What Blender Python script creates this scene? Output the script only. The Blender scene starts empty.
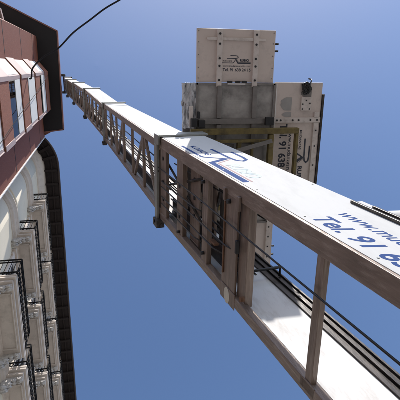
import bpy, bmesh, math, random
from mathutils import Vector, Matrix
from mathutils import noise as mnoise
random.seed(7)
sc = bpy.context.scene
COL = sc.collection
H = 1.6                                   # eye height: builder coordinates are relative to the eye

# ------------------------------------------------------------------ camera, sky, sun, exposure
cd = bpy.data.cameras.new('camera'); cam = bpy.data.objects.new('camera', cd); COL.objects.link(cam)
cd.sensor_width = 36; cd.lens = 36 * 450 / 400.0; cd.clip_start = 0.05; cd.clip_end = 3000
_x = Vector((0.97665, -0.01567, -0.21426)); _y = Vector((0.04582, -0.95905, 0.27948)); _z = -_x.cross(_y) * -1
_x.normalize(); _y = (_y - _x * _y.dot(_x)).normalized(); _z = _x.cross(_y)
cam.matrix_world = Matrix.Translation((0, 0, H)) @ Matrix((_x, _y, _z)).transposed().to_4x4()
sc.camera = cam
SUN = Vector((0.37, -1.0, 1.34)).normalized()
w = bpy.data.worlds.new('World'); sc.world = w; w.use_nodes = True
nt = w.node_tree; bg = nt.nodes['Background']
sky = nt.nodes.new('ShaderNodeTexSky'); sky.sky_type = 'NISHITA'; sky.sun_disc = False
sky.sun_elevation = math.asin(SUN.z); sky.sun_rotation = math.atan2(SUN.x, SUN.y)
sky.air_density = 1.0; sky.dust_density = 1.8; sky.ozone_density = 3.0; sky.altitude = 600
hs = nt.nodes.new('ShaderNodeHueSaturation'); hs.inputs['Saturation'].default_value = 1.06; hs.inputs['Hue'].default_value = .502
nt.links.new(sky.outputs[0], hs.inputs['Color']); nt.links.new(hs.outputs[0], bg.inputs[0]); bg.inputs[1].default_value = 0.15
sd = bpy.data.lights.new('sun', 'SUN'); sd.energy = 4.1; sd.angle = math.radians(0.5); sd.color = (1.0, 0.955, 0.89)
so = bpy.data.objects.new('sun', sd); COL.objects.link(so); so.rotation_euler = SUN.to_track_quat('Z', 'Y').to_euler(); so.location = (5, -10, 40)
sc.render.engine = 'CYCLES'; sc.view_settings.view_transform = 'Standard'; sc.view_settings.look = 'None'
sc.view_settings.gamma = 1; sc.view_settings.exposure = 0.3
sc.cycles.max_bounces = 8; sc.cycles.transparent_max_bounces = 12

# ------------------------------------------------------------------ materials
def mat(name, col, rough=0.6, metal=0.0, var=0.12, scale=6.0, bump=0.0, stretch=(1, 1, 1), dirt=None, dirt_amt=0.0, dirt_scale=3.0, spec=0.5, bscale=None):
    m = bpy.data.materials.new(name); m.use_nodes = True
    t = m.node_tree; p = t.nodes['Principled BSDF']
    p.inputs['Roughness'].default_value = rough; p.inputs['Metallic'].default_value = metal
    p.inputs['Specular IOR Level'].default_value = spec
    tc = t.nodes.new('ShaderNodeTexCoord'); mp = t.nodes.new('ShaderNodeMapping'); mp.inputs['Scale'].default_value = stretch
    t.links.new(tc.outputs['Object'], mp.inputs[0])
    oi = t.nodes.new('ShaderNodeObjectInfo'); vm = t.nodes.new('ShaderNodeMath'); vm.operation = 'MULTIPLY'; vm.inputs[1].default_value = 37.0
    t.links.new(oi.outputs['Random'], vm.inputs[0]); t.links.new(vm.outputs[0], mp.inputs['Location'])   # every copy gets its own stains
    nz = t.nodes.new('ShaderNodeTexNoise'); nz.inputs['Scale'].default_value = scale; nz.inputs['Detail'].default_value = 7; nz.inputs['Roughness'].default_value = .62
    t.links.new(mp.outputs[0], nz.inputs['Vector'])
    cr = t.nodes.new('ShaderNodeValToRGB')
    lo = [max(0, c * (1 - var)) for c in col]; hi = [min(1, c * (1 + var)) for c in col]
    cr.color_ramp.elements[0].position = .3; cr.color_ramp.elements[1].position = .7
    cr.color_ramp.elements[0].color = (*lo, 1); cr.color_ramp.elements[1].color = (*hi, 1)
    t.links.new(nz.outputs['Fac'], cr.inputs[0]); out = cr.outputs[0]
    if dirt:
        n2 = t.nodes.new('ShaderNodeTexNoise'); n2.inputs['Scale'].default_value = dirt_scale; n2.inputs['Detail'].default_value = 10; n2.inputs['Roughness'].default_value = .7
        t.links.new(mp.outputs[0], n2.inputs['Vector'])
        r2 = t.nodes.new('ShaderNodeValToRGB'); r2.color_ramp.elements[0].position = .5; r2.color_ramp.elements[1].position = .72
        r2.color_ramp.elements[0].color = (0, 0, 0, 1); r2.color_ramp.elements[1].color = (dirt_amt,) * 3 + (1,)
        t.links.new(n2.outputs['Fac'], r2.inputs[0])
        mx = t.nodes.new('ShaderNodeMix'); mx.data_type = 'RGBA'
        t.links.new(r2.outputs[0], mx.inputs[0]); t.links.new(out, mx.inputs[6]); mx.inputs[7].default_value = (*dirt, 1); out = mx.outputs[2]
    t.links.new(out, p.inputs['Base Color'])
    rr = t.nodes.new('ShaderNodeMapRange'); rr.inputs[3].default_value = max(.02, rough - .1); rr.inputs[4].default_value = min(1, rough + .12)
    t.links.new(nz.outputs['Fac'], rr.inputs[0]); t.links.new(rr.outputs[0], p.inputs['Roughness'])
    if bump:
        nb = t.nodes.new('ShaderNodeTexNoise'); nb.inputs['Scale'].default_value = bscale or scale * 4; nb.inputs['Detail'].default_value = 6
        t.links.new(mp.outputs[0], nb.inputs['Vector'])
        bp = t.nodes.new('ShaderNodeBump'); bp.inputs['Strength'].default_value = bump; bp.inputs['Distance'].default_value = .01
        t.links.new(nb.outputs['Fac'], bp.inputs['Height']); t.links.new(bp.outputs[0], p.inputs['Normal'])
    return m

M = dict(
    brown=mat('weathered_aluminium', (.23, .172, .138), .42, .25, .26, 26, .25, (1, 1, .07), (.46, .38, .32), .75, 40),
    brown_cross=mat('weathered_cross_member', (.225, .168, .135), .42, .25, .28, 24, .25, (1, .09, 1), (.44, .36, .30), .7, 36),
    brown_dark=mat('dark_rail_metal', (.038, .031, .027), .42, .3, .35, 8, .2, (1, 1, .3), (.16, .13, .11), .6, 14),
    white=mat('white_sheet', (.60, .595, .585), .8, 0, .045, 4, .35, (1, 1, .3), (.46, .455, .44), .45, 9, spec=.15, bscale=2.2),
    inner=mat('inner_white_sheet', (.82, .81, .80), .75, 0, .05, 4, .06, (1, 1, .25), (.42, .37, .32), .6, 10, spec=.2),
    collar=mat('galvanised_collar', (.34, .35, .33), .4, .5, .12, 12, .1),
    ramp=mat('beige_panel', (.66, .575, .525), .55, 0, .05, 3, .08, (1, 1, 1), (.30, .27, .25), .45, 6),
    ramp_bar=mat('pale_bar', (.66, .60, .56), .5, 0, .10, 10, .1, (1, 1, 1), (.25, .20, .17), .5, 14),
    grey=mat('stained_grey_panel', (.33, .315, .30), .62, .05, .40, 5.5, .2, (1, 1, 1), (.50, .48, .46), .75, 4.2),
    grey_bar=mat('grey_bar', (.22, .205, .195), .5, .2, .2, 9, .1),
    blotch=mat('bare_primer', (.36, .35, .34), .7, 0, .08, 9, .1),
    cable=mat('cable_sheath', (.022, .022, .024), .9, 0, .2, 30, spec=.15),
    olive=mat('olive_painted_steel', (.17, .13, .045), .5, .1, .3, 10, .2, (1, 1, 1), (.03, .025, .02), .8, 9),
    black=mat('black_rubber', (.018, .018, .02), .5, 0, .2, 30),
    steel=mat('steel_wire', (.05, .048, .047), .35, .6, .2, 60),
    rust=mat('rusty_bracket', (.15, .075, .04), .8, 0, .3, 20, .2),
    sticker=mat('sticker', (.62, .58, .48), .5, 0, .08, 20),
    blue=mat('blue_lettering', (.04, .08, .23), .85, 0, .05, 20, spec=.1),
    ink=mat('black_lettering', (.035, .04, .06), .5, 0, .1, 20),
    cyan=mat('faded_cyan_lettering', (.60, .68, .71), .85, 0, .05, 20, spec=.1),
    pink=mat('pink_line', (.50, .33, .33), .85, 0, .05, 20, spec=.1),
    plastic=mat('crumpled_plastic', (.55, .56, .58), .25, 0, .25, 5, .3),
    redwall=mat('red_cladding', (.20, .07, .045), .7, 0, .14, 14, .12, (3, 3, .2), (.31, .16, .12), .5, 26, spec=.2),
    redtrim=mat('pink_trim', (.44, .33, .305), .5, 0, .06, 8, .05),
    redpil=mat('red_spandrel', (.27, .108, .07), .7, 0, .22, 16, .1, (1, 1, 1), (.42, .25, .20), .7, 30, spec=.2),
    joint=mat('dark_joint', (.03, .02, .02), .8, 0, .1, 10),
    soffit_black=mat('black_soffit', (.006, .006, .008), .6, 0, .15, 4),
    fascia=mat('red_fascia', (.24, .12, .10), .5, 0, .15, 6, .1),
    whitetrim=mat('white_metal_trim', (.75, .72, .70), .4, 0, .05, 10),
    cream=mat('cream_render', (.74, .665, .53), .85, 0, .06, 2, .15, (1, 1, .5), (.45, .40, .33), .35, 4, bscale=30),
    stone=mat('balcony_stone', (.62, .55, .49), .85, 0, .08, 4, .15, (1, 1, 1), (.36, .32, .28), .55, 6, bscale=40),
    orn=mat('ornament_stone', (.56, .53, .50), .85, 0, .2, 14, .4, (1, 1, 1), (.22, .20, .19), .8, 16, bscale=40),
    iron=mat('wrought_iron', (.012, .012, .013), .9, 0, .2, 30, spec=.15),
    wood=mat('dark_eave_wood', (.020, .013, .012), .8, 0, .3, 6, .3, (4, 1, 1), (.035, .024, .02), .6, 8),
    gutter=mat('dark_gutter', (.055, .04, .037), .5, .3, .2, 6, .1),
    frame=mat('window_paint', (.55, .53, .50), .5, 0, .06, 8),
    curtain=mat('white_curtain', (.62, .63, .62), .8, 0, .08, 6),
    blind=mat('white_blind', (.80, .79, .77), .6, 0, .03, 6),
    roof=mat('roof_tiles', (.25, .12, .08), .8, 0, .25, 10, .3),
    asphalt=mat('asphalt', (.09, .088, .085), .9, 0, .2, 3, .3),
    paving=mat('paving', (.27, .255, .23), .85, 0, .12, 2, .2),
)
for nm in ('cream', 'stone'):
    pass
def glass_mat():
    m = bpy.data.materials.new('window_glass'); m.use_nodes = True; t = m.node_tree
    for n in list(t.nodes):
        if n.type == 'BSDF_PRINCIPLED': t.nodes.remove(n)
    o = t.nodes['Material Output']; tr = t.nodes.new('ShaderNodeBsdfTransparent'); tr.inputs[0].default_value = (.86, .90, .92, 1)
    gl = t.nodes.new('ShaderNodeBsdfGlossy'); gl.inputs['Roughness'].default_value = .03
    fr = t.nodes.new('ShaderNodeFresnel'); fr.inputs[0].default_value = 1.25
    mx = t.nodes.new('ShaderNodeMixShader'); t.links.new(fr.outputs[0], mx.inputs[0]); t.links.new(tr.outputs[0], mx.inputs[1]); t.links.new(gl.outputs[0], mx.inputs[2])
    t.links.new(mx.outputs[0], o.inputs[0]); return m
M['glass'] = glass_mat()

# ------------------------------------------------------------------ helpers
ORG = {}
class MB:
    def __init__(s): s.v = []; s.f = []; s.sm = []
    def add(s, vs, fs, smooth=False):
        k = len(s.v); s.v += [Vector(a) for a in vs]; s.f += [tuple(k + i for i in f) for f in fs]; s.sm += [smooth] * len(fs); return s
    def hexa(s, c, fr=None):              # c: 8 corners 000,100,110,010,001,101,111,011
        if fr: c = [fr(*a) for a in c]
        fs = [(0, 3, 2, 1), (4, 5, 6, 7), (0, 1, 5, 4), (1, 2, 6, 5), (2, 3, 7, 6), (3, 0, 4, 7)]
        return s.add(c, fs)
    def box(s, a, b, fr=None):
        (x0, y0, z0), (x1, y1, z1) = a, b
        return s.hexa([(x0, y0, z0), (x1, y0, z0), (x1, y1, z0), (x0, y1, z0), (x0, y0, z1), (x1, y0, z1), (x1, y1, z1), (x0, y1, z1)], fr)
    def bar(s, p, q, w, h, up=(0, 0, 1)):
        p = Vector(p); q = Vector(q); d = (q - p).normalized(); u = Vector(up); r = d.cross(u)
        if r.length < 1e-4: r = d.cross(Vector((1, 0, 0)))
        r.normalize(); u = r.cross(d)
        c = []
        for e in (p, q):
            c += [e - r * w / 2 - u * h / 2, e + r * w / 2 - u * h / 2, e + r * w / 2 + u * h / 2, e - r * w / 2 + u * h / 2]
        return s.add(c, [(0, 3, 2, 1), (4, 5, 6, 7), (0, 1, 5, 4), (1, 2, 6, 5), (2, 3, 7, 6), (3, 0, 4, 7)])
    def tube(s, pts, r, n=8, radii=None):
        pts = [Vector(p) for p in pts]; k = len(s.v); prev = None
        for i, p in enumerate(pts):
            d = (pts[min(i + 1, len(pts) - 1)] - pts[max(i - 1, 0)]).normalized()
            if prev is None:
                a = d.cross(Vector((0, 0, 1))); a = a if a.length > 1e-3 else d.cross(Vector((1, 0, 0)))
            else: a = prev - d * prev.dot(d)
            a.normalize(); prev = a; b = d.cross(a); rr = radii[i] if radii else r
            for j in range(n):
                t = 2 * math.pi * j / n; s.v.append(p + a * math.cos(t) * rr + b * math.sin(t) * rr)
        for i in range(len(pts) - 1):
            for j in range(n):
                s.f.append((k + i * n + j, k + i * n + (j + 1) % n, k + (i + 1) * n + (j + 1) % n, k + (i + 1) * n + j)); s.sm.append(True)
        s.f.append(tuple(k + j for j in reversed(range(n)))); s.f.append(tuple(k + (len(pts) - 1) * n + j for j in range(n))); s.sm += [False, False]
        return s
    def prism(s, prof, z0, z1, fr):       # prof: list of (a,b); fr(a,b,z)
        n = len(prof); vs = [fr(a, b, z0) for a, b in prof] + [fr(a, b, z1) for a, b in prof]
        fs = [(i, (i + 1) % n, n + (i + 1) % n, n + i) for i in range(n)] + [tuple(reversed(range(n))), tuple(range(n, 2 * n))]
        return s.add(vs, fs)
    def build(s, name, m, parent=None, origin=None, bevel=0.0):
        o3 = Vector(origin) if origin is not None else (ORG[parent.name] if parent else Vector((0, 0, 0)))
        me = bpy.data.meshes.new(name); me.from_pydata([tuple(v - o3) for v in s.v], [], s.f)
        for p, q in zip(me.polygons, s.sm): p.use_smooth = q
        bm = bmesh.new(); bm.from_mesh(me); bmesh.ops.recalc_face_normals(bm, faces=bm.faces); bm.to_mesh(me); bm.free()
        me.materials.append(M[m])
        o = bpy.data.objects.new(name, me); COL.objects.link(o); ORG[o.name] = o3
        if parent:
            o.parent = parent; o.location = o3 - ORG[parent.name]
        else: o.location = o3 + Vector((0, 0, H))
        if bevel:
            b = o.modifiers.new('bevel', 'BEVEL'); b.width = bevel; b.segments = 2; b.limit_method = 'ANGLE'; b.angle_limit = math.radians(40)
        return o
def thing(name, label, cat, loc, group=None):
    o = bpy.data.objects.new(name, None); COL.objects.link(o); o.empty_display_size = .2
    ORG[o.name] = Vector(loc); o.location = Vector(loc) + Vector((0, 0, H)); o['label'] = label; o['category'] = cat
    if group: o['group'] = group
    return o
def tag(o, label, cat, group=None):
    o['label'] = label; o['category'] = cat
    if group: o['group'] = group
    return o
def struct(o): o['kind'] = 'structure'; return o
def copy_part(src, parent, delta):        # a copied part with copies of its sub-parts, moved by delta
    c = src.copy(); COL.objects.link(c); c.parent = parent; c.location = src.location + Vector(delta); ORG[c.name] = ORG[src.name] + Vector(delta)
    for ch in list(src.children):
        g = ch.copy(); COL.objects.link(g); g.parent = c; g.location = ch.location
    return c
def text_geo(body, bold=0.0, shear=0.0):
    cu = bpy.data.curves.new('lettering', 'FONT'); cu.body = body; cu.size = 1; cu.offset = bold; cu.shear = shear; cu.extrude = 0.0; cu.resolution_u = 6
    o = bpy.data.objects.new('lettering_tmp', cu); COL.objects.link(o); bpy.context.view_layer.update()
    me = bpy.data.meshes.new_from_object(o.evaluated_get(bpy.context.evaluated_depsgraph_get()))
    vs = [(v.co.x, v.co.y) for v in me.vertices]; fs = [tuple(p.vertices) for p in me.polygons]
    bpy.data.objects.remove(o); bpy.data.curves.remove(cu); bpy.data.meshes.remove(me)
    x0 = min(a for a, b in vs); x1 = max(a for a, b in vs)
    return [((a - x0) / (x1 - x0), b / (x1 - x0)) for a, b in vs], fs, (x1 - x0)
def lettering(mb, body, fr, width, bold=.02, shear=0.0, hscale=1.0, cap=None):   # fr(a,b) -> point; a along reading
    vs, fs, _ = text_geo(body, bold, shear)
    if cap: hscale = cap / (max(c for a, c in vs) * width)
    mb.add([fr(a * width, b * width * hscale) for a, b in vs], fs); return mb
def stroke(mb, pts, t, fr):
    P = [Vector(p) for p in pts]; l = []; r = []
    for i, p in enumerate(P):
        d0 = (p - P[i - 1]).normalized() if i else (P[1] - p).normalized(); d1 = (P[i + 1] - p).normalized() if i < len(P) - 1 else d0
        n0 = Vector((-d0.y, d0.x)); n1 = Vector((-d1.y, d1.x)); m = n0 + n1
        m = n0 if m.length < .2 else m.normalized(); q = m * (t / 2 / max(.45, m.dot(n0))); l.append(p + q); r.append(p - q)
    k = len(P); mb.add([fr(a.x, a.y) for a in l + r], [(i, i + 1, k + i + 1, k + i) for i in range(k - 1)])
def off(fr, i, d):                        # small lift of overlapping strokes so no two lie in one plane
    return lambda a, b: fr(a, b) + d * (.0006 * i)

# ------------------------------------------------------------------ ground
G = -H
struct(MB().box((-1500, -1500, G - .3), (1500, 1500, G - .13)).build('ground', 'paving'))
struct(MB().box((-.9, -200, G - .13), (6.0, 200, G - .126)).build('road', 'asphalt'))
struct(MB().box((-12, -200, G - .129), (-.9, 200, G)).build('pavement', 'paving'))
struct(MB().box((6.0, -200, G - .129), (60, 200, G)).build('far_pavement', 'paving'))

# ------------------------------------------------------------------ red clad building
red = thing('clad_building', 'red clad building with a column of bay windows and a wide black roof soffit', 'building', (-3.5, 1, G))
ZR = 20.6
u = Vector((-2.13, -1.05, 0)).normalized()           # direction of the turned end facade
c0 = Vector((-2.38, -1.12, 0)); YE = 2.99
c1 = c0 + u * 9
def up(v, z): return Vector((v.x, v.y, z))
b = MB(); prof = [(c0.x, c0.y), (c1.x, c1.y), (-10.5, YE), (-2.38, YE)]
b.prism(prof, G, ZR, lambda a, c, z: Vector((a, c, z))); b.build('wall', 'redwall', red)
for z in [13.4 - 3 * i for i in range(4)] + [16.3, 19.15]:       # dark joints of the cladding
    for ya, yb in ((c0.y + .01, -.2), (1.9, YE - .02)):
        b = MB(); b.box((-2.39, ya, z - .025), (-2.376, yb, z + .025)); b.build('cladding_joint', 'joint', red)
# metal corner trim down the end of the facade
b = MB(); b.box((-2.40, YE, G), (-2.34, YE + .04, ZR - .02)); b.build('corner_trim', 'whitetrim', red, bevel=.006)
# soffit and roof
e0 = Vector((-1.56, -1.34, 0)); e1 = e0 + u * 10; e2 = Vector((-1.58, 2.70, 0)); e3 = Vector((-2.74, 2.84, 0))
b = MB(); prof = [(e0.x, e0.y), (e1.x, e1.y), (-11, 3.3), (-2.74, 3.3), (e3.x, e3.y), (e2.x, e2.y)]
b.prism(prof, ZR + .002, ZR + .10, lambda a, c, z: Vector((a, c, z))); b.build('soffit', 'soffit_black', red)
b = MB()
for p, q in ((e1, e0), (e0, e2), (e2, e3)):
    d = (q - p).normalized(); o_ = Vector((d.y, -d.x, 0)) * .015
    b.bar(up(p - d * .02, ZR + .13) + o_, up(q + d * .02, ZR + .13) + o_, .05, .30)
b.build('fascia', 'fascia', red)
b = MB(); prof2 = [(e0.x - .1, e0.y + .1), (e1.x, e1.y + .1), (-11, 3.2), (-2.8, 3.2), (e2.x - .1, e2.y - .1)]
b.prism(prof2, ZR + .102, ZR + .6, lambda a, c, z: Vector((a, c, z))); b.build('roof', 'roof', red)
# bay: one column, floor by floor
A0 = Vector((-2.38, -.17, 0)); A1 = Vector((-2.02, .27, 0)); A2 = Vector((-2.02, 1.83, 0)); A3 = Vector((-2.38, 2.05, 0))
def quadbox(mb, p, q, z0, z1, t, inset=0.0):         # a slab along p-q, thickness t outward
    d = (q - p).normalized(); nn = Vector((d.y, -d.x, 0))
    p = p + nn * inset; q = q + nn * inset
    c = [up(p, z0), up(q, z0), up(q + nn * t, z0), up(p + nn * t, z0), up(p, z1), up(q, z1), up(q + nn * t, z1), up(p + nn * t, z1)]
    mb.hexa(c)
zs = [10.3 - 3 * i for i in range(3, 0, -1)] + [10.3, 13.3, 16.3, 19.3]
zs = [z for z in zs]
for z in zs:
    top = min(z + 3.0, ZR - .01)
    bay = MB()                                        # spandrel box of this storey
    zt = min(z + 1.2, top)
    bay.prism([(A0.x + .0, A0.y), (A1.x, A1.y), (A2.x, A2.y), (A3.x, A3.y)], z + .05, zt, lambda a, c, zz: Vector((a, c, zz)))
    bw = bay.build('bay_window', 'redpil', red, origin=(-2.3, .8, z))
    b = MB()
    b.prism([(-2.37, A0.y + .05), (A1.x - .03, A1.y + .02), (A2.x - .03, A2.y - .02), (-2.37, A3.y - .05)], z + .002, z + .048, lambda a, c, zz: Vector((a, c, zz)))
    b.build('joint', 'joint', bw)
    if top - z > 2.5:
        f = MB(); z0, z1 = zt, top
        # corner posts, head band and pink frames round the glass
        for p, q, ws in ((A0, A1, (.0, 1)), (A1, A2, (0, 1))):
            L_ = (q - p).length; d = (q - p) / L_
            for s0, s1 in ((0, .07 if p is A0 else .10), (L_ - .09, L_)):
                quadbox(f, p + d * s0, p + d * s1, z0, z1, .03, -.05)
            quadbox(f, p + d * .08, q - d * .08, z1 - .10, z1, .03, -.055)
            quadbox(f, p + d * .08, q - d * .08, z0, z0 + .07, .03, -.052)
        quadbox(f, A0, A1, z + .06, zt + .02, .012, 0.002)
        quadbox(f, A1 - Vector((0, .01, 0)), A1 + Vector((0, .10, 0)), z + .05, zt, .02, 0.002)
        quadbox(f, A2 - Vector((0, .12, 0)), A2 + Vector((0, .01, 0)), z + .05, zt, .02, 0.002)
        quadbox(f, A2, A3, z0, z1, .03, -.03)
        f.build('frame', 'redtrim', bw, bevel=.006)
        g = MB(); quadbox(g, A1 + Vector((0, .10, 0)), A2 - Vector((0, .09, 0)), z0 + .06, z1 - .09, .006, -.035); g.build('pane', 'glass', bw)
        d = (A1 - A0).normalized()
        g = MB(); quadbox(g, A0 + d * .06, A1 - d * .08, z0 + .06, z1 - .09, .006, -.033); g.build('side_pane', 'glass', bw)
        g = MB(); quadbox(g, A0 + d * .05, A1 - d * .05, z0 + .02, z1 - .05, .008, -.020); g.build('blind', 'blind', bw)
        fr_ = {10.3: .52, 13.3: .12, 16.3: .35}.get(round(z, 1), .7)
        g = MB(); zz0 = z0 + .06 + (z1 - z0 - .15) * fr_
        nsl = int((z1 - .09 - zz0) / .055)
        for k_ in range(nsl): quadbox(g, A1 + Vector((0, .11, 0)), A2 - Vector((0, .10, 0)), zz0 + k_ * .055 + .004, zz0 + k_ * .055 + .052, .010, -.026)
        g.build('roller_shutter', 'blind', bw)
        g = MB(); prev = None; n = 44                  # folded curtain behind the glass, part drawn
        for i in range(n):
            y = A1.y + .08 + (A2.y - A1.y - .16) * i / (n - 1)
            x = -2.13 + .022 * math.sin(i * 1.25) + .01 * math.sin(i * .37)
            g.v += [Vector((x, y, z0)), Vector((x, y, z1))]
            if i: k = len(g.v); g.f.append((k - 4, k - 2, k - 1, k - 3)); g.sm.append(True)
        g.build('curtain', 'curtain', bw)
# the bay on the turned end facade
n_ = Vector((-u.y, u.x, 0)) * -1
n_ = Vector((u.y, -u.x, 0)); n_ = n_ if n_.y < 0 else -n_
for z in (10.4, 13.4, 16.4):
    p = c0 + u * 1.05; q = c0 + u * 2.6
    P = [p, p + n_ * .34 + u * .25, q + n_ * .34 - u * .25, q]
    b = MB(); b.prism([(a.x, a.y) for a in P], z, z + 1.15, lambda a, c, zz: Vector((a, c, zz)))
    b.prism([(a.x, a.y) for a in P], z + 2.65, z + 2.9, lambda a, c, zz: Vector((a, c, zz)))
    for a, c in ((P[0], P[1]), (P[1], P[2]), (P[2], P[3])):
        for s_ in (a, c): b.bar(up(s_, z + 1.15) - n_ * .05, up(s_, z + 2.65) - n_ * .05, .08, .08)
    o = b.build('end_bay_window', 'redtrim', red)
    b = MB(); b.prism([((a * .9 + (P[0] + P[3]) * .05).x, (a * .9 + (P[0] + P[3]) * .05).y) for a in P], z + 1.16, z + 2.64, lambda a, c, zz: Vector((a, c, zz))); b.build('pane', 'joint', o)

# ------------------------------------------------------------------ white stuccoed building with balconies
wh = thing('stucco_building', 'cream stucco building with rows of stone balconies and a dark timber eave', 'building', (-4, 12, G))
XW = -2.75; ZE = 20.55; YF = 34.0; R0 = 1.05; CY = 4.35; CX = XW - R0
def outline(o):                           # plan outline offset outward by o
    pts = [(XW + o, YF)]
    for i in range(0, 19):
        t = math.pi / 2 * i / 18 
        pts.append((CX + (R0 + o) * math.cos(t), CY - (R0 + o) * math.sin(t)))
    pts += [(-12, CY - R0 - o), (-12, YF)]
    return pts
b = MB(); b.prism(outline(0), G, ZE, lambda a, c, z: Vector((a, c, z)))
for i in range(1, 19): b.sm[i] = True
b.build('wall', 'cream', wh)
def mould(name, zc, prof, m):             # a moulding swept round the outline; prof = [(out, dz)...]
    b = MB(); k = len(prof); O = [outline(o)[:-1] for o, dz in prof]; n = len(O[0])
    for i in range(n):
        for j in range(k): b.v.append(Vector((O[j][i][0], O[j][i][1], zc + prof[j][1])))
    for i in range(n - 1):
        for j in range(k - 1): b.f.append((i * k + j, (i + 1) * k + j, (i + 1) * k + j + 1, i * k + j + 1)); b.sm.append(True)
    o = b.build(name, m, wh); return o
P = [(.0, -.16), (.035, -.15), (.035, -.11), (.06, -.10), (.10, -.06), (.11, -.03), (.11, .0), (.15, .02), (.15, .07), (.18, .08), (.18, .12), (0, .16)]
for zc in (7.3, 10.62, 13.87, 17.22): mould('cornice', zc, P, 'stone')
P2 = [(0, -.06), (.03, -.05), (.045, 0), (.03, .05), (0, .06)]
for zc in (8.2, 11.5, 14.8, 18.1): mould('string_course', zc, P2, 'cream')
mould('frieze', 20.2, [(0, -.35), (.06, -.33), (.10, -.1), (.2, 0), (.24, .15), (.3, .34), (0, .345)], 'stone')
# pilaster strips between the window bays
# eave: boarded soffit on rafters, gutter in front
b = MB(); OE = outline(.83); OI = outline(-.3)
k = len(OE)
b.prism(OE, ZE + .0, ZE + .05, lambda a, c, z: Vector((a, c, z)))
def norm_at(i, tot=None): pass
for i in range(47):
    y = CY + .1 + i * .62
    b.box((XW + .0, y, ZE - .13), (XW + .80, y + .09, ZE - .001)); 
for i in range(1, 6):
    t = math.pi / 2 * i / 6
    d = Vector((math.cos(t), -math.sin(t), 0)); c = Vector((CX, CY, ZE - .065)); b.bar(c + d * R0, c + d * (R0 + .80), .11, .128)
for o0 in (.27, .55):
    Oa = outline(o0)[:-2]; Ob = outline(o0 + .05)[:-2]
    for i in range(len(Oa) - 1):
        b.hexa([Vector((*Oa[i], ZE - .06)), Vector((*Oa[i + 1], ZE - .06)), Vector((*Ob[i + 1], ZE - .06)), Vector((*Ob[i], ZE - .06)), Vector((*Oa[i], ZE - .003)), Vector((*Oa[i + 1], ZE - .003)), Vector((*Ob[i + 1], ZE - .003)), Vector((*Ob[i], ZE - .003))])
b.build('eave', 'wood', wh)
g = MB(); g.tube([Vector((a, c, ZE + .02)) for a, c in outline(.85)[:-1]], .055, 8); g.build('gutter', 'gutter', wh)
b = MB(); b.prism(outline(.75), ZE + .08, ZE + .5, lambda a, c, z: Vector((a, c, z))); b.build('roof', 'roof', wh)
# one balcony, then copies
BX = -2.17; BL = 2.30
def scroll(b, y, x0, x1, z):              # bracket: an S-shaped side profile with volutes and a leaf
    t = .11; pr = []
    for i in range(15):
        s_ = i / 14; x = x0 + (x1 - x0) * s_; pr.append((x, z - .40 * (1 - s_) ** 1.6 - .05 - .035 * math.sin(s_ * 9)))
    pr = [(x0, z)] + pr + [(x1, z)]
    b.prism(pr, y - t / 2, y + t / 2, lambda a, c, zz: Vector((a, zz, c)))
    for cx, cz, r in ((x1 - .07, z - .085, .065), (x0 + .10, z - .36, .085)):
        pts = []
        for i in range(22):
            a = i / 21 * 4.2 * math.pi / 2; rr = r * (1 - i / 26); pts.append(Vector((cx + rr * math.cos(a), y + t / 2 + .004, cz + rr * math.sin(a))))
        b.tube(pts, .022, 6); b.tube([Vector((p.x, y - t / 2 - .004, p.z)) for p in pts], .022, 6)
    for i, (s_, rad) in enumerate(((.12, .075), (.34, .06), (.58, .05), (.84, .055))):   # acanthus leaves under the profile
        x = x0 + (x1 - x0) * s_; zz = z - .40 * (1 - s_) ** 1.6 - .06
        for sd_ in (-1, 0, 1):
            c = Vector((x + .02 * abs(sd_), y + sd_ * rad * .8, zz + .02 * abs(sd_))); vs = []; fs = []
            for a in range(6):
                for q in range(9):
                    th = math.pi * a / 5; ph = 2 * math.pi * q / 9; rr = rad * (1 + .28 * math.cos(3 * ph + i) * math.sin(th))
                    vs.append(c + Vector((math.sin(th) * math.cos(ph) * rr * 1.25, math.sin(th) * math.sin(ph) * rr * .6, -math.cos(th) * rr)))
            for a in range(5):
                for q in range(9): fs.append((a * 9 + q, a * 9 + (q + 1) % 9, (a + 1) * 9 + (q + 1) % 9, (a + 1) * 9 + q))
            b.add(vs, fs, True)
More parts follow.
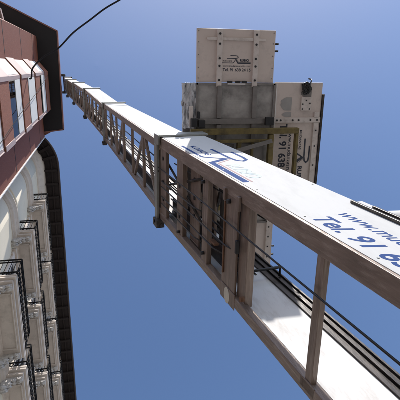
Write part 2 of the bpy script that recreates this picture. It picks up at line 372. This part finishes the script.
def balcony(y, z, sc_=1.0):
    b = MB(); x0 = XW + .01; x1 = BX
    b.box((x0, y, z + .10), (x1, y + BL, z + .22))
    b.box((x0, y + .06, z + .0), (x1 - .06, y + BL - .06, z + .10))
    b.box((x0, y - .015, z + .17), (x1 + .015, y + BL + .015, z + .24))
    # raised frame round the sunk soffit panel
    X0, X1, Y0, Y1 = x0 + .08, x1 - .11, y + .36, y + BL - .36
    for a, c in (((X0, Y0), (X1, Y0 + .04)), ((X0, Y1 - .04), (X1, Y1)), ((X0, Y0), (X0 + .035, Y1)), ((X1 - .035, Y0), (X1, Y1))):
        b.box((a[0], a[1], z - .035 - .001 * (a[1] == Y0)), (c[0], c[1], z - .0))
    s_ = b.build('balcony', 'stone', wh, origin=(XW, y, z), bevel=.012)
    for yy in (y + .19, y + BL - .19):
        b = MB(); scroll(b, yy, x0 + .0, x1 - .08, z + .0); b.build('bracket', 'orn', s_)
    r = MB(); zb = z + .24; zt = zb + 1.0; xr = x1 - .03; ya, yb = y + .03, y + BL - .03
    for zz, th in ((zb + .05, .02), (zb + .22, .016), (zt - .15, .016), (zt, .03)):
        r.bar((xr, ya, zz), (xr, yb, zz), .035, th); r.bar((x0, ya, zz), (xr, ya, zz), .035, th); r.bar((x0, yb, zz), (xr, yb, zz), .035, th)
    nb = 19
    for i in range(nb):
        yy = ya + (yb - ya) * i / (nb - 1); r.tube([(xr, yy, zb), (xr, yy, zt)], .009, 5)
        if i < nb - 1:
            ym = yy + (yb - ya) / (nb - 1) / 2
            for zc, rr in ((zb + .135, .05), (zt - .075, .045), (zb + .50, .05)):
                r.tube([(xr, ym + rr * math.cos(a * math.pi / 4), zc + rr * math.sin(a * math.pi / 4)) for a in range(9)], .010, 4)
            r.bar((xr, ym - .02, zb + .35), (xr, ym + .02, zb + .45), .02, .05)
    for ye in (ya, yb):
        for i in range(1, 5):
            xx = x0 + (xr - x0) * i / 5; r.tube([(xx, ye, zb), (xx, ye, zt)], .009, 5)
            r.tube([(xx - .05 + .045 * math.cos(a * math.pi / 4), ye, zb + .135 + .045 * math.sin(a * math.pi / 4)) for a in range(9)], .010, 4)
    r.build('railing', 'iron', s_)
    return s_
def window(y, z):
    b = MB(); yc = y + BL / 2; hw = .52; zb = z + .2; zt = z + 2.65
    for a, c in (((yc - hw - .16, zb), (yc - hw, zt)), ((yc + hw, zb), (yc + hw + .16, zt)), ((yc - hw - .22, zt), (yc + hw + .22, zt + .18)), ((yc - hw - .28, zt + .18), (yc + hw + .28, zt + .25))):
        b.box((XW + .0, a[0], a[1]), (XW + .07 + .06 * (a[1] > zt), c[0], c[1]))
    o = b.build('window', 'stone', wh, origin=(XW, y, z), bevel=.008)
    f = MB()
    for a, c in ((yc - hw, yc - hw + .07), (yc - .05, yc + .05), (yc + hw - .07, yc + hw)): f.box((XW + .004, a, zb), (XW + .045, c, zt))
    for q in (zb + .04, zb + .9, zt - .5, zt - .06): f.box((XW + .006, yc - hw + .01, q), (XW + .043, yc + hw - .01, q + .06))
    f.build('frame', 'frame', o)
    g = MB(); g.box((XW + .003, yc - hw, zb), (XW + .02, yc + hw, zt)); g.build('pane', 'joint', o)
    return o
Y0 = 4.97; PT = 2.62
bal = balcony(Y0, 10.6); win = window(Y0, 10.6)
for fl_, z in enumerate((10.6, 13.85, 17.2)):
    for j in range((4, 6, 8)[fl_]):
        if fl_ == 0 and j == 0: continue
        d = (0, PT * j, z - 10.6); copy_part(bal, wh, d); copy_part(win, wh, d)
# rainwater pipe at the rounded corner
t_ = math.radians(38); px, py = CX + (R0 + .10) * math.cos(t_), CY - (R0 + .10) * math.sin(t_)
g = MB(); g.tube([(XW + .36, 4.62, G), (XW + .36, 4.62, 6)], .05, 10) if False else g.tube([(px, py, G), (px, py, 10.1)], .055, 10); g.build('downpipe', 'gutter', wh)

# ------------------------------------------------------------------ the telescopic ladder
LB = Vector((1.50, 1.22, G))
lad = thing('furniture_lift_ladder', 'tall telescopic lift ladder with white sided sections leaning on the roof edge', 'lift ladder', LB)
def frame_of(p, q):
    L = (q - p).normalized(); N = Vector((0, 1, 0)).cross(L); N = N if N.x > 0 else -N; N.normalize(); V = L.cross(N); V = V if V.y > 0 else -V
    return L, N, V
C1 = Vector((1.226, 1.219, .175)); Lm = Vector((-.1320, -.0090, .9912)).normalized()
J = [C1 - Lm * 1.2, C1 + Lm * 4.74, Vector((.094, 1.198, 10.268)), Vector((-.391, .994, 12.82 + .6)), Vector((-.86, .925, 17.0)), Vector((-1.212, .858, 19.35)), Vector((-1.475, .80, 21.6))]
WI = [.92, .82, .74, .67, .60, .54]; DE = [.49, .44, .40, .36, .33, .30]
def sect(i):
    p, q = J[i], J[i + 1]; L, N, V = frame_of(p, q); ln = (q - p).length
    if i: p = p - L * .12; ln += .12
    w2 = WI[i] / 2; d = DE[i]; ct = .118 if i == 0 else .09; cb = .08 if i == 0 else .07
    fr = lambda n, v, s: p + N * n + V * v + L * s
    base = MB()
    base.box((0, -w2, 0), (.055, -w2 + ct, ln), fr)
    base.box((.055, -w2 + .004, 0), (.075, -w2 + .03, ln), fr)
    cx = base.build('ladder_section', 'brown', lad, origin=p, bevel=.004 if i < 2 else 0)
    b = MB(); b.box((0, w2 - cb, 0), (.055, w2, ln), fr); b.build('lower_chord', 'brown', cx, bevel=.004 if i < 2 else 0)
    b = MB(); b.box((.02, -w2 - .003, 0), (d, -w2 + .0035, ln), fr); b.box((d - .03, -w2 + .004, 0), (d, -w2 + .03, ln), fr); pa = b.build('side_panel', 'white', cx)
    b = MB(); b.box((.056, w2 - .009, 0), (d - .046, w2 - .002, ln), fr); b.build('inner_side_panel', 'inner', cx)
    # guide rail of the far side: stacked lips
    b = MB(); r = .80 if i else 1
    e = d - .045
    b.box((e, w2 - .022, 0), (e + .022, w2 + .004, ln), fr); b.box((e + .023, w2 - .012, 0), (e + .06, w2 + .002, ln), fr)
    b.box((e + .061, w2 - .028, 0), (e + .078, w2 + .004, ln), fr); b.box((e + .079, w2 - .010, 0), (e + .12, w2 + .001, ln), fr); b.box((e + .121, w2 - .024, 0), (e + .135, w2 + .006, ln), fr)
    b.build('guide_rail', 'brown_dark', cx)
    b = MB(); b.box((d - .001, -w2 + .036, 0), (d + .03, -w2 + .07, ln), fr); b.box((d + .031, -w2 + .03, 0), (d + .04, -w2 + .09, ln), fr); b.build('guide_rail', 'brown_dark', cx)
    return cx, fr, w2, d, ct, cb, ln, pa, L, N, V
# main section ---------------------------------------------------------------
S, fr, w2, d, ct, cb, ln, pa, L, N, V = sect(0)
s0 = 1.2                                   # ladder coordinate of the eye-level foot within this section
va, vb = -w2 + ct, w2 - cb
def post(sa, sb, n0=.004, n1=.05, m='brown_cross', holes=(), name='cross_member', lean=0.0, v0=None, v1=None, slot=None, bev=.004, parent=None):
    b = MB(); a0 = va - .03 if v0 is None else v0; a1 = vb + .03 if v1 is None else v1
    b.hexa([fr(n0, a0, sa + s0 + lean), fr(n0, a0, sb + s0 + lean), fr(n1, a0, sb + s0 + lean), fr(n1, a0, sa + s0 + lean), fr(n0, a1, sa + s0), fr(n0, a1, sb + s0), fr(n1, a1, sb + s0), fr(n1, a1, sa + s0)])
    if name == 'cross_member':
        for vv in (va - .001, vb + .001):      # weld beads
            b.tube([fr(n0 + .001, vv, sa + s0 + (sb - sa) * q / 8 + .0025 * (-1) ** q) for q in range(9)], .0055, 6)
    o = b.build(name, m, S, bevel=bev)
    for v in holes:
        h = MB()
        c = fr(n0 - .004, v, (sa + sb) / 2 + s0 + lean * .5); k = [c + (L * math.cos(t * math.pi / 6) + V * math.sin(t * math.pi / 6)) * .021 for t in range(12)]
        h.add(k + [a - N * .004 for a in k], [tuple(range(12)), tuple(range(12, 24))] + [(t, (t + 1) % 12, (t + 1) % 12 + 12, t + 12) for t in range(12)]); h.build('bolt_head', 'black', S)
    return o
post(1.64, 1.70, .006, .04)
post(1.63 - .03, 1.735, .0, .0055, v0=vb - .005, v1=vb + .06, name='gusset_plate')
post(2.62, 2.86, .0035, .02); post(2.50, 2.63, .03, .09, bev=.006); post(2.815, 2.832, -.008, .003, 'rust', v0=va + .06, v1=vb - .1, name='edge_strip')
post(2.60, 2.86, -.003, .0032, v0=vb - .02, v1=w2 + .022, name='gusset_plate')
post(2.56, 2.60, -.02, -.001, v0=va - .04, v1=va + .06, name='stop_lug'); post(2.80, 2.83, -.02, -.001, v0=va - .04, v1=va + .05, name='stop_lug')
post(2.97, 3.12, .15, .165, 'brown_cross', holes=()); post(3.19, 3.31, .006, .05); post(3.56, 3.80, .07, .085, holes=(-.22, -.05, .12)); post(3.84, 4.02, .006, .05, holes=(-.1, .2))
post(4.40, 4.62, .006, .04, holes=(-.25, 0, .2))
post(.35, .43, .006, .045); post(-.75, -.60, .006, .05); post(-1.15, -.95, .006, .05)
b = MB(); b.box((-.010, .115, 2.99 + s0), (.03, .135, 3.10 + s0), fr); b.build('rust_bracket', 'rust', S, bevel=.004)
b = MB(); b.box((-.02, -.07, 2.57 + s0), (.01, .03, 2.60 + s0), fr); b.build('slot_guard', 'black', S, bevel=.008)
b = MB()
for i in range(20):
    a = 2 * math.pi * i / 20; b.v.append(fr(-.0045, w2 - .035 + .065 * math.cos(a), 2.735 + s0 + .05 * math.sin(a)))
b.f.append(tuple(range(20))); b.sm.append(False); b.build('sticker', 'sticker', S)
def bolt(v, s, m='rust', r=.02):
    b = MB(); c = fr(-.0, v, s + s0); b.tube([c + N * .01, c - N * .022], r, 8); b.build('bolt', m, S)
bolt(.317, 2.47); bolt(.30, 3.25, 'black', .016); bolt(-.30, 2.75, 'black', .018); bolt(-.31, 3.27, 'black', .015); bolt(.36, 3.93, 'black', .015)
# spreader rod between the chord and the guide rail
b = MB(); q0 = fr(.05, w2 - .03, 2.62 + s0); q1 = fr(d + .01, w2 - .05, 2.92 + s0); b.tube([fr(.10, w2 - .10, 2.92 + s0), fr(d + .06, w2 - .10, 2.92 + s0), fr(d + .06, w2 - .02, 2.92 + s0)], .012, 8); b.build('spreader_rod', 'black', S)
# rungs of the next section, retracted inside the main one
for q in range(9):
    ss = 2.98 + q * .205 + s0; b = MB(); b.box((.215 + .02 * (q % 2), -w2 + .02, ss), (.24 + .02 * (q % 2), w2 - .02, ss + (.035 if q % 3 else .09)), fr); b.build('inner_rung', 'brown_cross' if q % 2 else 'brown_dark', S)
for q in range(4):
    ss = 3.0 + q * .42 + s0; b = MB(); b.bar(fr(.262, -w2 + .05, ss), fr(.262, w2 - .05, ss + .36), .03, .02, N); b.build('inner_brace', 'brown_dark', S)
# winch cables
vc = 1.0715 - 1.219
b = MB(); b.tube([fr(-.018, vc, 0), fr(-.018, vc, 2.46 + s0), fr(-.016, vc, 3.4 + s0), fr(-.012, vc + .02, ln - .1)], .0065, 6); b.build('winch_cable', 'steel', S)
for v0, v1, sa in ((.045, .06, 2.66), (.16, .17, 2.9), (-.03, .0, 3.35), (.24, .25, 3.35)):
    b = MB(); b.tube([fr(.02, v0, sa + s0), fr(-.008, v0, sa + .12 + s0), fr(-.010, v1, ln - .2)], .0065, 6); b.build('winch_cable', 'steel', S)
for n0, v0, v1 in ((.13, -.02, -.02), (.12, .05, .06), (.13, .14, .10), (.16, .22, .24), (.2, -.2, -.16), (.22, -.28, -.26)):
    b = MB(); b.tube([fr(n0, v0, 2.6 + s0), fr(n0 - .03, v1, ln - .1)], .007, 6); b.build('winch_cable', 'steel', S)
for v0, v1 in ((.12, -.25), (-.3, .1)):
    b = MB(); b.tube([fr(.055, v0, 3.4 + s0), fr(.058, v1, 4.7 + s0)], .012, 6); b.build('brace_rod', 'brown_dark', S)
# inner tube of the next section sliding inside (seen through the truss)
b = MB(); b.box((.17, w2 - .20, 2.9 + s0), (.21, w2 - .012, ln - .02), fr); b.box((.16, -w2 + .01, 2.95 + s0), (.20, -w2 + .15, ln - .02), fr); b.build('inner_slide', 'brown_dark', S, bevel=.005)
for q in range(9):
    for nn in (.05, d - .03):
        b = MB(); c = fr(nn, -w2 - .003, .9 + q * .55); b.tube([c + V * .002, c - V * .003], .006, 8); b.build('rivet', 'collar', pa)
# writing on the outer side panel: reading runs down the ladder
pv = -w2 - .0032
def frA(start_s, base_n):
    return lambda a, c, k=0: fr(base_n, pv, start_s + s0) - L * a + N * c - V * (.0001 + k)
NB = 1.238                                 # normal distance of the truss face from the eye
f1 = frA(1.865, 1.306 - NB); b = MB(); lettering(b, 'Tel. 91 638 24 15', f1, 1.15, .022, .25, 1, .112); b.build('phone_lettering', 'blue', pa)
f2 = frA(1.885, 1.478 - NB); b = MB(); lettering(b, 'www.mudanzasrubio.com', f2, 1.20, .012, .25, 1, .085); b.build('web_lettering', 'blue', pa)
def logo(parent, fr2, W, m1='blue', m2='blue', m3='pink', lift=Vector((0, 0, 0)), heavy=1.0):
    b = MB(); F = lambda i: (lambda a, c: fr2(a * W, c * W) + lift * (.00014 * i))
    stroke(b, [(.28, .235), (.46, .235), (.53, .225), (.56, .19), (.53, .16), (.46, .15), (.16, .148)], .022 * heavy, F(1))
    stroke(b, [(.48, .135), (.40, .012), (.36, 0), (.0, 0)], .020 * heavy, F(2))
    stroke(b, [(.47, .125), (.55, .0), (1.0, 0)], .036 * heavy, F(3)); b.build('logo_mark', m1, parent)
    b = MB(); stroke(b, [(.50, .135), (.575, .03), (1.0, .03)], .010 * heavy, F(4)); b.build('logo_line', m3, parent)
    b = MB(); lettering(b, 'MUDANZAS', lambda a, c: F(5)(a + .02, c + .045), .32, .02, 0, .9)
    b.build('logo_lettering', m1, parent)
    b = MB(); lettering(b, 'RUBIO', lambda a, c: F(6)(a + .62, c + .055), .32, .05, 0, .9); b.build('logo_lettering', m2, parent)
logo(pa, frA(4.05, 1.30 - NB), 1.42, 'blue', 'cyan', 'pink', -V, .92)
# closing guard rail along the back edge, nearest the foot
b = MB(); b.box((d - .055, -w2 - .022, .2), (d - .037, -w2 - .004, 2.03 + s0), fr); b.build('guard_rail', 'brown_dark', S, bevel=.003)
b = MB(); b.box((d - .028, -w2 - .030, .2), (d - .012, -w2 - .004, 1.88 + s0), fr); b.build('guard_rail', 'brown_dark', S, bevel=.003)
b = MB(); b.box((d - .036, -w2 - .012, .2), (d + .02, -w2 - .0035, 2.02 + s0), fr); b.build('guard_plate', 'white', S, bevel=.002)
b = MB(); pts = [fr(d + .09, -w2 + .01, .1), fr(d + .08, -w2 + .0, 1.4 + s0), fr(d + .06, -w2 + .01, 1.68 + s0), fr(d + .02, -w2 + .02, 1.86 + s0)]
b.tube(pts, .07, 16, [.085, .085, .070, .02]); b.build('hose_cover', 'white', S)
# collars and upper sections ---------------------------------------------------
def collar(fr, w2, d, ln, i):
    t = .03; wl = .16 if i == 0 else .12; g = .028
    b = MB()
    b.box((-.01, -w2 - g, ln - wl), (d + .04, -w2 - .0045, ln), fr)
    b.box((-.035, -w2 - g, ln - wl), (-.0105, -w2 + .08, ln), fr)
    b.box((-.035, -w2 + .08, ln - wl * .62), (-.006, w2 + .02, ln), fr)
    b.box((-.034, w2 + .003, ln - wl), (d, w2 + g, ln), fr)
    b.build('collar', 'collar', S_cur, bevel=.005 if i < 2 else 0)
    b = MB(); b.box((-.06, w2 + .0, ln - wl * 1.1), (.03, w2 + .085, ln - .02), fr); b.tube([fr(-.07, w2 + .03, ln - wl * .5), fr(-.06, w2 + .03, ln - wl * .5)], .02, 6); b.tube([fr(.0, w2 + .06, ln - wl * 1.2), fr(.0, w2 + .06, ln + .01)], .02, 6); b.build('roller_bracket', 'brown_dark', S_cur)
S_cur = S; collar(fr, w2, d, ln, 0)
for i in range(1, 6):
    S_cur, fr, w2, d, ct, cb, ln, pa, L, N, V = sect(i)
    va, vb = -w2 + ct, w2 - cb
    npan = (6, 5, 5, 4, 3)[i - 1]; step = (ln - .35) / npan
    for k in range(npan + 1):
        s_ = .15 + k * step; th = .05 if k % 3 else .13
        b = MB(); b.box((.006, va - .02, s_ - th / 2), (.04, vb + .02, s_ + th / 2), fr); b.build('cross_member', 'brown_cross', S_cur)
        if k < npan and k % 3 != 2:
            b = MB(); a, c = (va, vb) if k % 2 else (vb, va)
            b.bar(fr(.022, a, s_ + th / 2), fr(.022, c, s_ + step * .85), .05, .03, N); b.build('diagonal_brace', 'brown', S_cur)
    for n0, v0 in ((.10, -.12), (.09, .02), (.12, .13), (-.012, vc * .6)):
        b = MB(); b.tube([fr(n0, v0, 0), fr(n0, v0, ln)], .0075, 5); b.build('winch_cable', 'steel', S_cur)
    b = MB(); b.box((.13, w2 - .16, .2), (.16, w2 - .012, ln - .02), fr); b.box((.14, -w2 + .01, .2), (.17, -w2 + .12, ln - .02), fr); b.build('inner_slide', 'brown_dark', S_cur)
    if i < 5: collar(fr, w2, d, ln, i)
# head with rubber rollers
b = MB(); b.box((-.03, -w2 - .04, ln - .1), (d + .05, w2 + .04, ln + .05), fr); hd = b.build('head_frame', 'brown_dark', S_cur)
for v in (-w2 - .10, w2 + .10):
    b = MB(); c = fr(-.02, v, ln - .05); b.tube([c - V * .05, c + V * .05], .10, 14); b.build('roller', 'black', hd)
# foot
b = MB(); F0 = J[0]
b.box((F0.x - .35, F0.y - .7, G + .25), (F0.x + .6, F0.y + .7, G + .42)); b.box((F0.x - .25, F0.y - .5, G + .42), (F0.x + .45, F0.y + .5, F0.z - .02))
for sx in (-.35, .5):
    for sy in (-.85, .85): b.bar((F0.x + sx, F0.y + sy * .6, G + .33), (F0.x + sx * 2.2, F0.y + sy * 1.5, G + .2), .08, .08); b.tube([(F0.x + sx * 2.2, F0.y + sy * 1.5, G - .124), (F0.x + sx * 2.2, F0.y + sy * 1.5, G + .25)], .05, 10)
b.build('base_chassis', 'brown_dark', lad)

# ------------------------------------------------------------------ lift platform
ZP = 5.33
pl = thing('lift_platform', 'beige and grey furniture lift platform with folded out ramps seen from below', 'lift platform', (1.6, 1.05, ZP))
X0, X1, Y0p, Y1p = 1.125, 2.105, .175, 1.955
b = MB(); b.box((X0, Y0p, ZP), (X1, Y1p, ZP + .035)); fl = b.build('floor_panel', 'grey', pl)
b = MB()
for a, c in (((X0, Y0p - .004), (X1, Y0p + .02)), ((X0, Y1p - .02), (X1, Y1p + .004)), ((X0 - .004, Y0p), (X0 + .02, Y1p)), ((X1 - .02, Y0p + .001), (X1 + .004, Y1p - .001))): b.box((a[0], a[1], ZP - .022), (c[0], c[1], ZP - .001))
b.build('edge_lip', 'grey_bar', fl)
b = MB()
for x in (1.405, 1.845):
    b.box((x - .028, Y0p + .03, ZP - .04), (x + .028, .585, ZP - .0005)); b.box((x - .028, .66, ZP - .04), (x + .028, Y1p - .03, ZP - .0005))
b.box((1.15, .59, ZP - .05), (X1 - .03, .655, ZP - .0008)); b.box((1.15, 1.30, ZP - .05), (X1 - .03, 1.36, ZP - .042))
b.build('floor_rib', 'grey_bar', fl, bevel=.004)
def disc(par, x, y, z, r=.013, name='bolt_head', m='black'):
    b = MB()
    k = [(x + r * math.cos(t * math.pi / 5), y + r * math.sin(t * math.pi / 5), z) for t in range(10)]
    b.add(k + [(a, c, z - .005) for a, c, _ in k], [tuple(range(10)), tuple(range(10, 20))] + [(t, (t + 1) % 10, (t + 1) % 10 + 10, t + 10) for t in range(10)])
    b.build(name, m, par)
def boxes(par, name, m, lst, bevel=.003):
    for a, c in lst: b = MB(); b.box(a, c); b.build(name, m, par, bevel=bevel)
# far ramp
def ramp(name, a, c):
    b = MB(); b.box((a[0], a[1], ZP + .004), (c[0], c[1], ZP + .03)); return b.build(name, 'ramp', pl, bevel=.004)
r1 = ramp('ramp', (1.128, -.43), (2.083, .168))
boxes(r1, 'perforated_bar', 'ramp_bar', [((x - .032, -.425, ZP - .028), (x + .032, .215, ZP + .0035)) for x in (1.395, 1.837)])
boxes(r1, 'cross_bar', 'ramp_bar', [((1.245, -.335, ZP - .018), (1.362, -.305, ZP + .003)), ((1.428, -.335, ZP - .018), (1.804, -.305, ZP + .003)), ((1.870, -.335, ZP - .018), (1.955, -.305, ZP + .003))])
for x in (1.395, 1.837):
    for y in (-.375, -.265, -.105, -.02, .14): disc(r1, x, y, ZP - .0285)
boxes(r1, 'latch_pin', 'black', [((2.085, y - .01, ZP), (2.125, y + .012, ZP + .02)) for y in (-.28, -.2)])
boxes(r1, 'hinge_lug', 'black', [((x, .15, ZP - .03), (x + .06, .174, ZP)) for x in (1.50, 1.60, 1.68)])
for y in (-.40, -.28, -.14, 0, .12):
    for x in (1.15, 2.06): disc(r1, x, y, ZP + .0038, .006, 'rivet', 'grey_bar')
b = MB(); b.box((1.50, .176, ZP - .034), (1.72, .190, ZP - .023)); b.build('hinge', 'whitetrim', r1)  # white strip: the hinge's bright glint put into the colour
frT = lambda ox, oy: (lambda a, c: Vector((ox + a, oy - c, ZP + .0032)))
logo(r1, frT(1.435, -.055), .35, 'ink', 'ink', 'grey_bar', Vector((0, 0, -1)), 1.1)
b = MB(); lettering(b, 'www.mudanzasrubio.com', frT(1.445, -.012), .335, .012, 0, .95); lettering(b, 'Tel. 91 638 24 15', frT(1.443, .038), .345, .028, 0, .95); b.build('ramp_lettering', 'ink', r1)
# side ramp with the rotated writing
r2 = ramp('ramp', (2.115, .16), (2.745, 1.86))
b = MB(); b.box((2.115, .585, ZP - .028), (2.735, .648, ZP + .0035)); b.build('perforated_bar', 'ramp_bar', r2, bevel=.003)
boxes(r2, 'perforated_bar', 'ramp_bar', [((2.655, .52, ZP - .018), (2.72, .583, ZP + .0036)), ((2.655, .65, ZP - .018), (2.72, 1.80, ZP + .0036))])
for x in (2.15, 2.20, 2.36, 2.44, 2.60, 2.69): disc(r2, x, .616, ZP - .0285, .012)
for y in (.75, .95, 1.2, 1.45): disc(r2, 2.69, y, ZP - .019, .010)
b = MB(); b.box((2.748, .30, ZP - .01), (2.775, 1.75, ZP + .05)); b.build('edge_strip', 'brown_dark', r2)
b = MB()
for x, y0_, y1_ in ((2.125, .175, 1.85), ): b.box((x, y0_, ZP - .01), (x + .012, y1_, ZP + .0034))
b.build('hinge', 'whitetrim', r2)
# bare patches of the side ramp: thin ragged coats
def ragged(x0, x1, ya, yb, seed, z):
    rnd = random.Random(seed); left = []; n = 26
    for i in range(n + 1): left.append((x0 + (x1 - x0) * .5 * (1 - abs(math.sin(math.pi * i / n)) ** .6) + rnd.uniform(-.012, .012), ya + (yb - ya) * i / n))
    pts = left + [(x1 + rnd.uniform(-.003, .003), yb), (x1, ya)]
    b = MB(); k = len(pts); b.v = [Vector((x, y, z)) for x, y in pts]; b.f = [tuple(range(k))]; b.sm = [False]; return b
ragged(2.195, 2.345, .34, .50, 3, ZP + .0022).build('bare_patch', 'blotch', r2); ragged(2.225, 2.345, .515, .580, 5, ZP + .0021).build('bare_patch', 'blotch', r2)
ragged(2.46, 2.60, .24, .34, 9, ZP + .0020).build('bare_patch', 'grey_bar', r2)
b = MB(); b.box((2.465, .335, ZP - .016), (2.60, .50, ZP + .0025)); pt = b.build('latch_plate', 'ramp_bar', r2, bevel=.004)
for x, y in ((2.485, .42), (2.485, .48), (2.58, .41), (2.58, .48), (2.53, .375)):
    o = None; disc(r2, x, y, ZP - .0165, .009)
frR = lambda ox, oy: (lambda a, c: Vector((ox + c, oy + a, ZP + .0032)))
logo(r2, frR(2.45, .73), .78, 'ink', 'ink', 'grey_bar', Vector((0, 0, -1)), 1.2)
b = MB(); lettering(b, 'www.mudanzasrubio.com', frR(2.335, .73), .80, .012, 0, .95); lettering(b, 'Tel. 91 638 24 15', frR(2.215, .665), .86, .03, 0, 1.1); b.build('ramp_lettering', 'ink', r2)
# near ramp
r3 = ramp('ramp', (1.62, 1.965), (2.20, 2.58))
boxes(r3, 'perforated_bar', 'ramp_bar', [((x - .03, 1.90, ZP - .025), (x + .03, 2.58, ZP + .0035)) for x in (1.85, 2.13)])
for y in (2.02, 2.16, 2.3, 2.45): disc(r3, 2.13, y, ZP - .0255, .010)
boxes(r3, 'latch_pin', 'black', [((2.202, y, ZP), (2.235, y + .02, ZP + .02)) for y in (2.3, 2.42)])
# carriage under the floor
b = MB(); zb = ZP - .14
b.box((1.04, .70, zb), (2.41, .768, zb + .07)); b.box((1.06, .83, zb - .02), (2.03, .865, zb + .03)); b.box((2.37, .769, zb + .001), (2.408, 1.35, zb + .07)); b.box((2.086, 1.28, zb + .003), (2.359, 1.34, zb + .06)); b.box((2.02, .776, zb + .002), (2.085, 1.72, zb + .07)); b.box((1.06, 1.66, zb + .004), (2.019, 1.72, zb + .07))
b.box((1.19, .866, zb), (1.23, 1.659, zb + .06)); b.box((1.62, .866, zb), (1.67, 1.30, zb + .06)); b.box((1.80, .866, zb + .01), (1.83, 1.659, zb + .05))
b.build('carriage_frame', 'olive', pl, bevel=.005)
b = MB(); b.bar((1.13, 1.075, zb - .05), (2.04, .845, zb - .045), .045, .03); b.build('strut', 'grey_bar', pl, bevel=.004)
b = MB(); b.box((1.26, .90, ZP - .06), (1.60, 1.62, ZP - .045)); b.box((1.69, .90, ZP - .06), (1.98, 1.20, ZP - .045)); b.box((1.69, 1.24, ZP - .06), (1.98, 1.62, ZP - .045)); b.build('cover_plate', 'grey_bar', pl)
Lp, Np, Vp = frame_of(J[1], J[2]); q = J[1] + Lp * ((ZP - .25 - J[1].z) / Lp.z)
for sgn in (-1, 1):
    b = MB(); cc = q + Vp * sgn * .33 + Np * (.44 + .04)
    b.box((cc.x - .02, cc.y - .04, cc.z - .28), (cc.x + .10, cc.y + .04, cc.z + .30)); b.box((cc.x + .10, cc.y - .03, cc.z + .12), (1.30, cc.y + .03, cc.z + .20)); br = b.build('carriage_arm', 'brown_dark', pl, bevel=.006)
    for dz in (-.2, .16):
        b = MB(); c2 = Vector((cc.x + .01, cc.y, cc.z + dz)); b.tube([c2 - Vector((0, .06, 0)), c2 + Vector((0, .06, 0))], .045, 12); b.build('roller', 'black', br)
boxes(pl, 'clamp', 'black', [((1.13, .50, ZP - .10), (1.16, .58, ZP - .052)), ((1.05, .58, ZP - .12), (1.12, .68, ZP - .051)), ((1.14, .60, ZP - .11), (1.22, .69, ZP - .051)), ((1.98, .57, ZP - .09), (2.09, .67, ZP - .051))], .006)
b = MB(); b.box((1.035, .44, ZP - .05), (1.085, .68, ZP - .03)); b.build('hinge_plate', 'ramp_bar', pl, bevel=.004)

b = MB(); b.box((.975, .18, ZP + .045), (1.115, 1.0, ZP + .07)); b.build('side_flap', 'grey_bar', pl, bevel=.004)
# crumpled plastic sheet at the platform's side
b = MB(); n1, n2 = 26, 20
for i in range(n1 + 1):
    for j in range(n2 + 1):
        y = .175 + .53 * i / n1; t = j / n2
        x = 1.118 - .155 * t + .012 * mnoise.noise(Vector((y * 14, t * 4, 1.3))) * (t > .3)
        z = ZP - .02 + .05 * mnoise.noise(Vector((y * 11, t * 5, 2.2))) + .035 * abs(mnoise.noise(Vector((y * 26, t * 11, 7.7)))) + .04 * t
        y += .012 * mnoise.noise(Vector((y * 6, t * 7, 4.1)))
        b.v.append(Vector((x, y, z)))
for i in range(n1):
    for j in range(n2): k = i * (n2 + 1) + j; b.f.append((k, k + 1, k + n2 + 2, k + n2 + 1)); b.sm.append(False)
o = b.build('plastic_sheet', 'plastic', None, origin=(.95, .45, ZP)); m_ = o.modifiers.new('thickness', 'SOLIDIFY'); m_.thickness = .003
tag(o, 'crumpled translucent plastic sheet bunched against the left edge of the platform', 'plastic sheet')
# knotted strap hanging over the corner of the side ramp
b = MB(); rnd = random.Random(4)
for k in range(7):
    c = Vector((2.53 + rnd.uniform(-.04, .05), .235 + rnd.uniform(-.035, .04), ZP - .02)); pts = []
    for i in range(9):
        a = i * .8 + k; pts.append(c + Vector((.05 * math.cos(a) * rnd.uniform(.5, 1.2), .045 * math.sin(a) * rnd.uniform(.5, 1.3), .012 * math.sin(a * 2))))
    b.tube(pts, .009, 6)
b.tube([(2.54, .22, ZP - .02), (2.57, .16, ZP - .015), (2.59, .13, ZP + .01), (2.60, .12, ZP + .05), (2.56, .115, ZP + .03)], .009, 6)
o = b.build('knotted_strap', 'black', None, origin=(2.55, .2, ZP)); tag(o, 'dark knotted strap tied at the upper right corner of the platform', 'strap')

# ------------------------------------------------------------------ cables from the bay across the street
def smooth(pts, n=6):
    pts = [Vector(p) for p in pts]; out = []
    P = [pts[0]] + pts + [pts[-1]]
    for i in range(1, len(P) - 2):
        for k in range(n):
            t = k / n; a, b_, c, d_ = P[i - 1], P[i], P[i + 1], P[i + 2]
            out.append(.5 * ((2 * b_) + (c - a) * t + (2 * a - 5 * b_ + 4 * c - d_) * t * t + (3 * b_ - a - 3 * c + d_) * t ** 3))
    return out + [pts[-1]]
b = MB(); b.tube(smooth([(-2.06, .40, 14.95), (-1.985, .41, 14.93), (-1.95, .34, 14.9), (-1.89, .09, 14.9), (-1.53, -.23, 14.7), (-1.1, -.46, 14.5), (-.63, -.9, 14.3), (-.13, -1.25, 14.1), (.29, -1.55, 14.0), (.72, -1.79, 13.9), (1.6, -2.28, 13.7), (3.5, -3.3, 13.7), (7, -5.2, 14.2)]), .024, 8)
tag(b.build('cable', 'cable', None, origin=(-2, .4, 14.9)), 'thick black cable curving out over the street from the bay windows', 'cable')
b = MB(); b.tube(smooth([(-1.95, .4, 19.72), (-1.95, .91, 15.31), (-1.96, 1.2, 12.4), (-1.96, 1.53, 9.51), (-1.97, 1.8, 6.5), (-1.98, 1.9, 3)]), .008, 6)
tag(b.build('cable', 'cable', None, origin=(-1.95, .4, 19.7)), 'thin dark wire running slantwise across the front of the bay windows', 'cable')
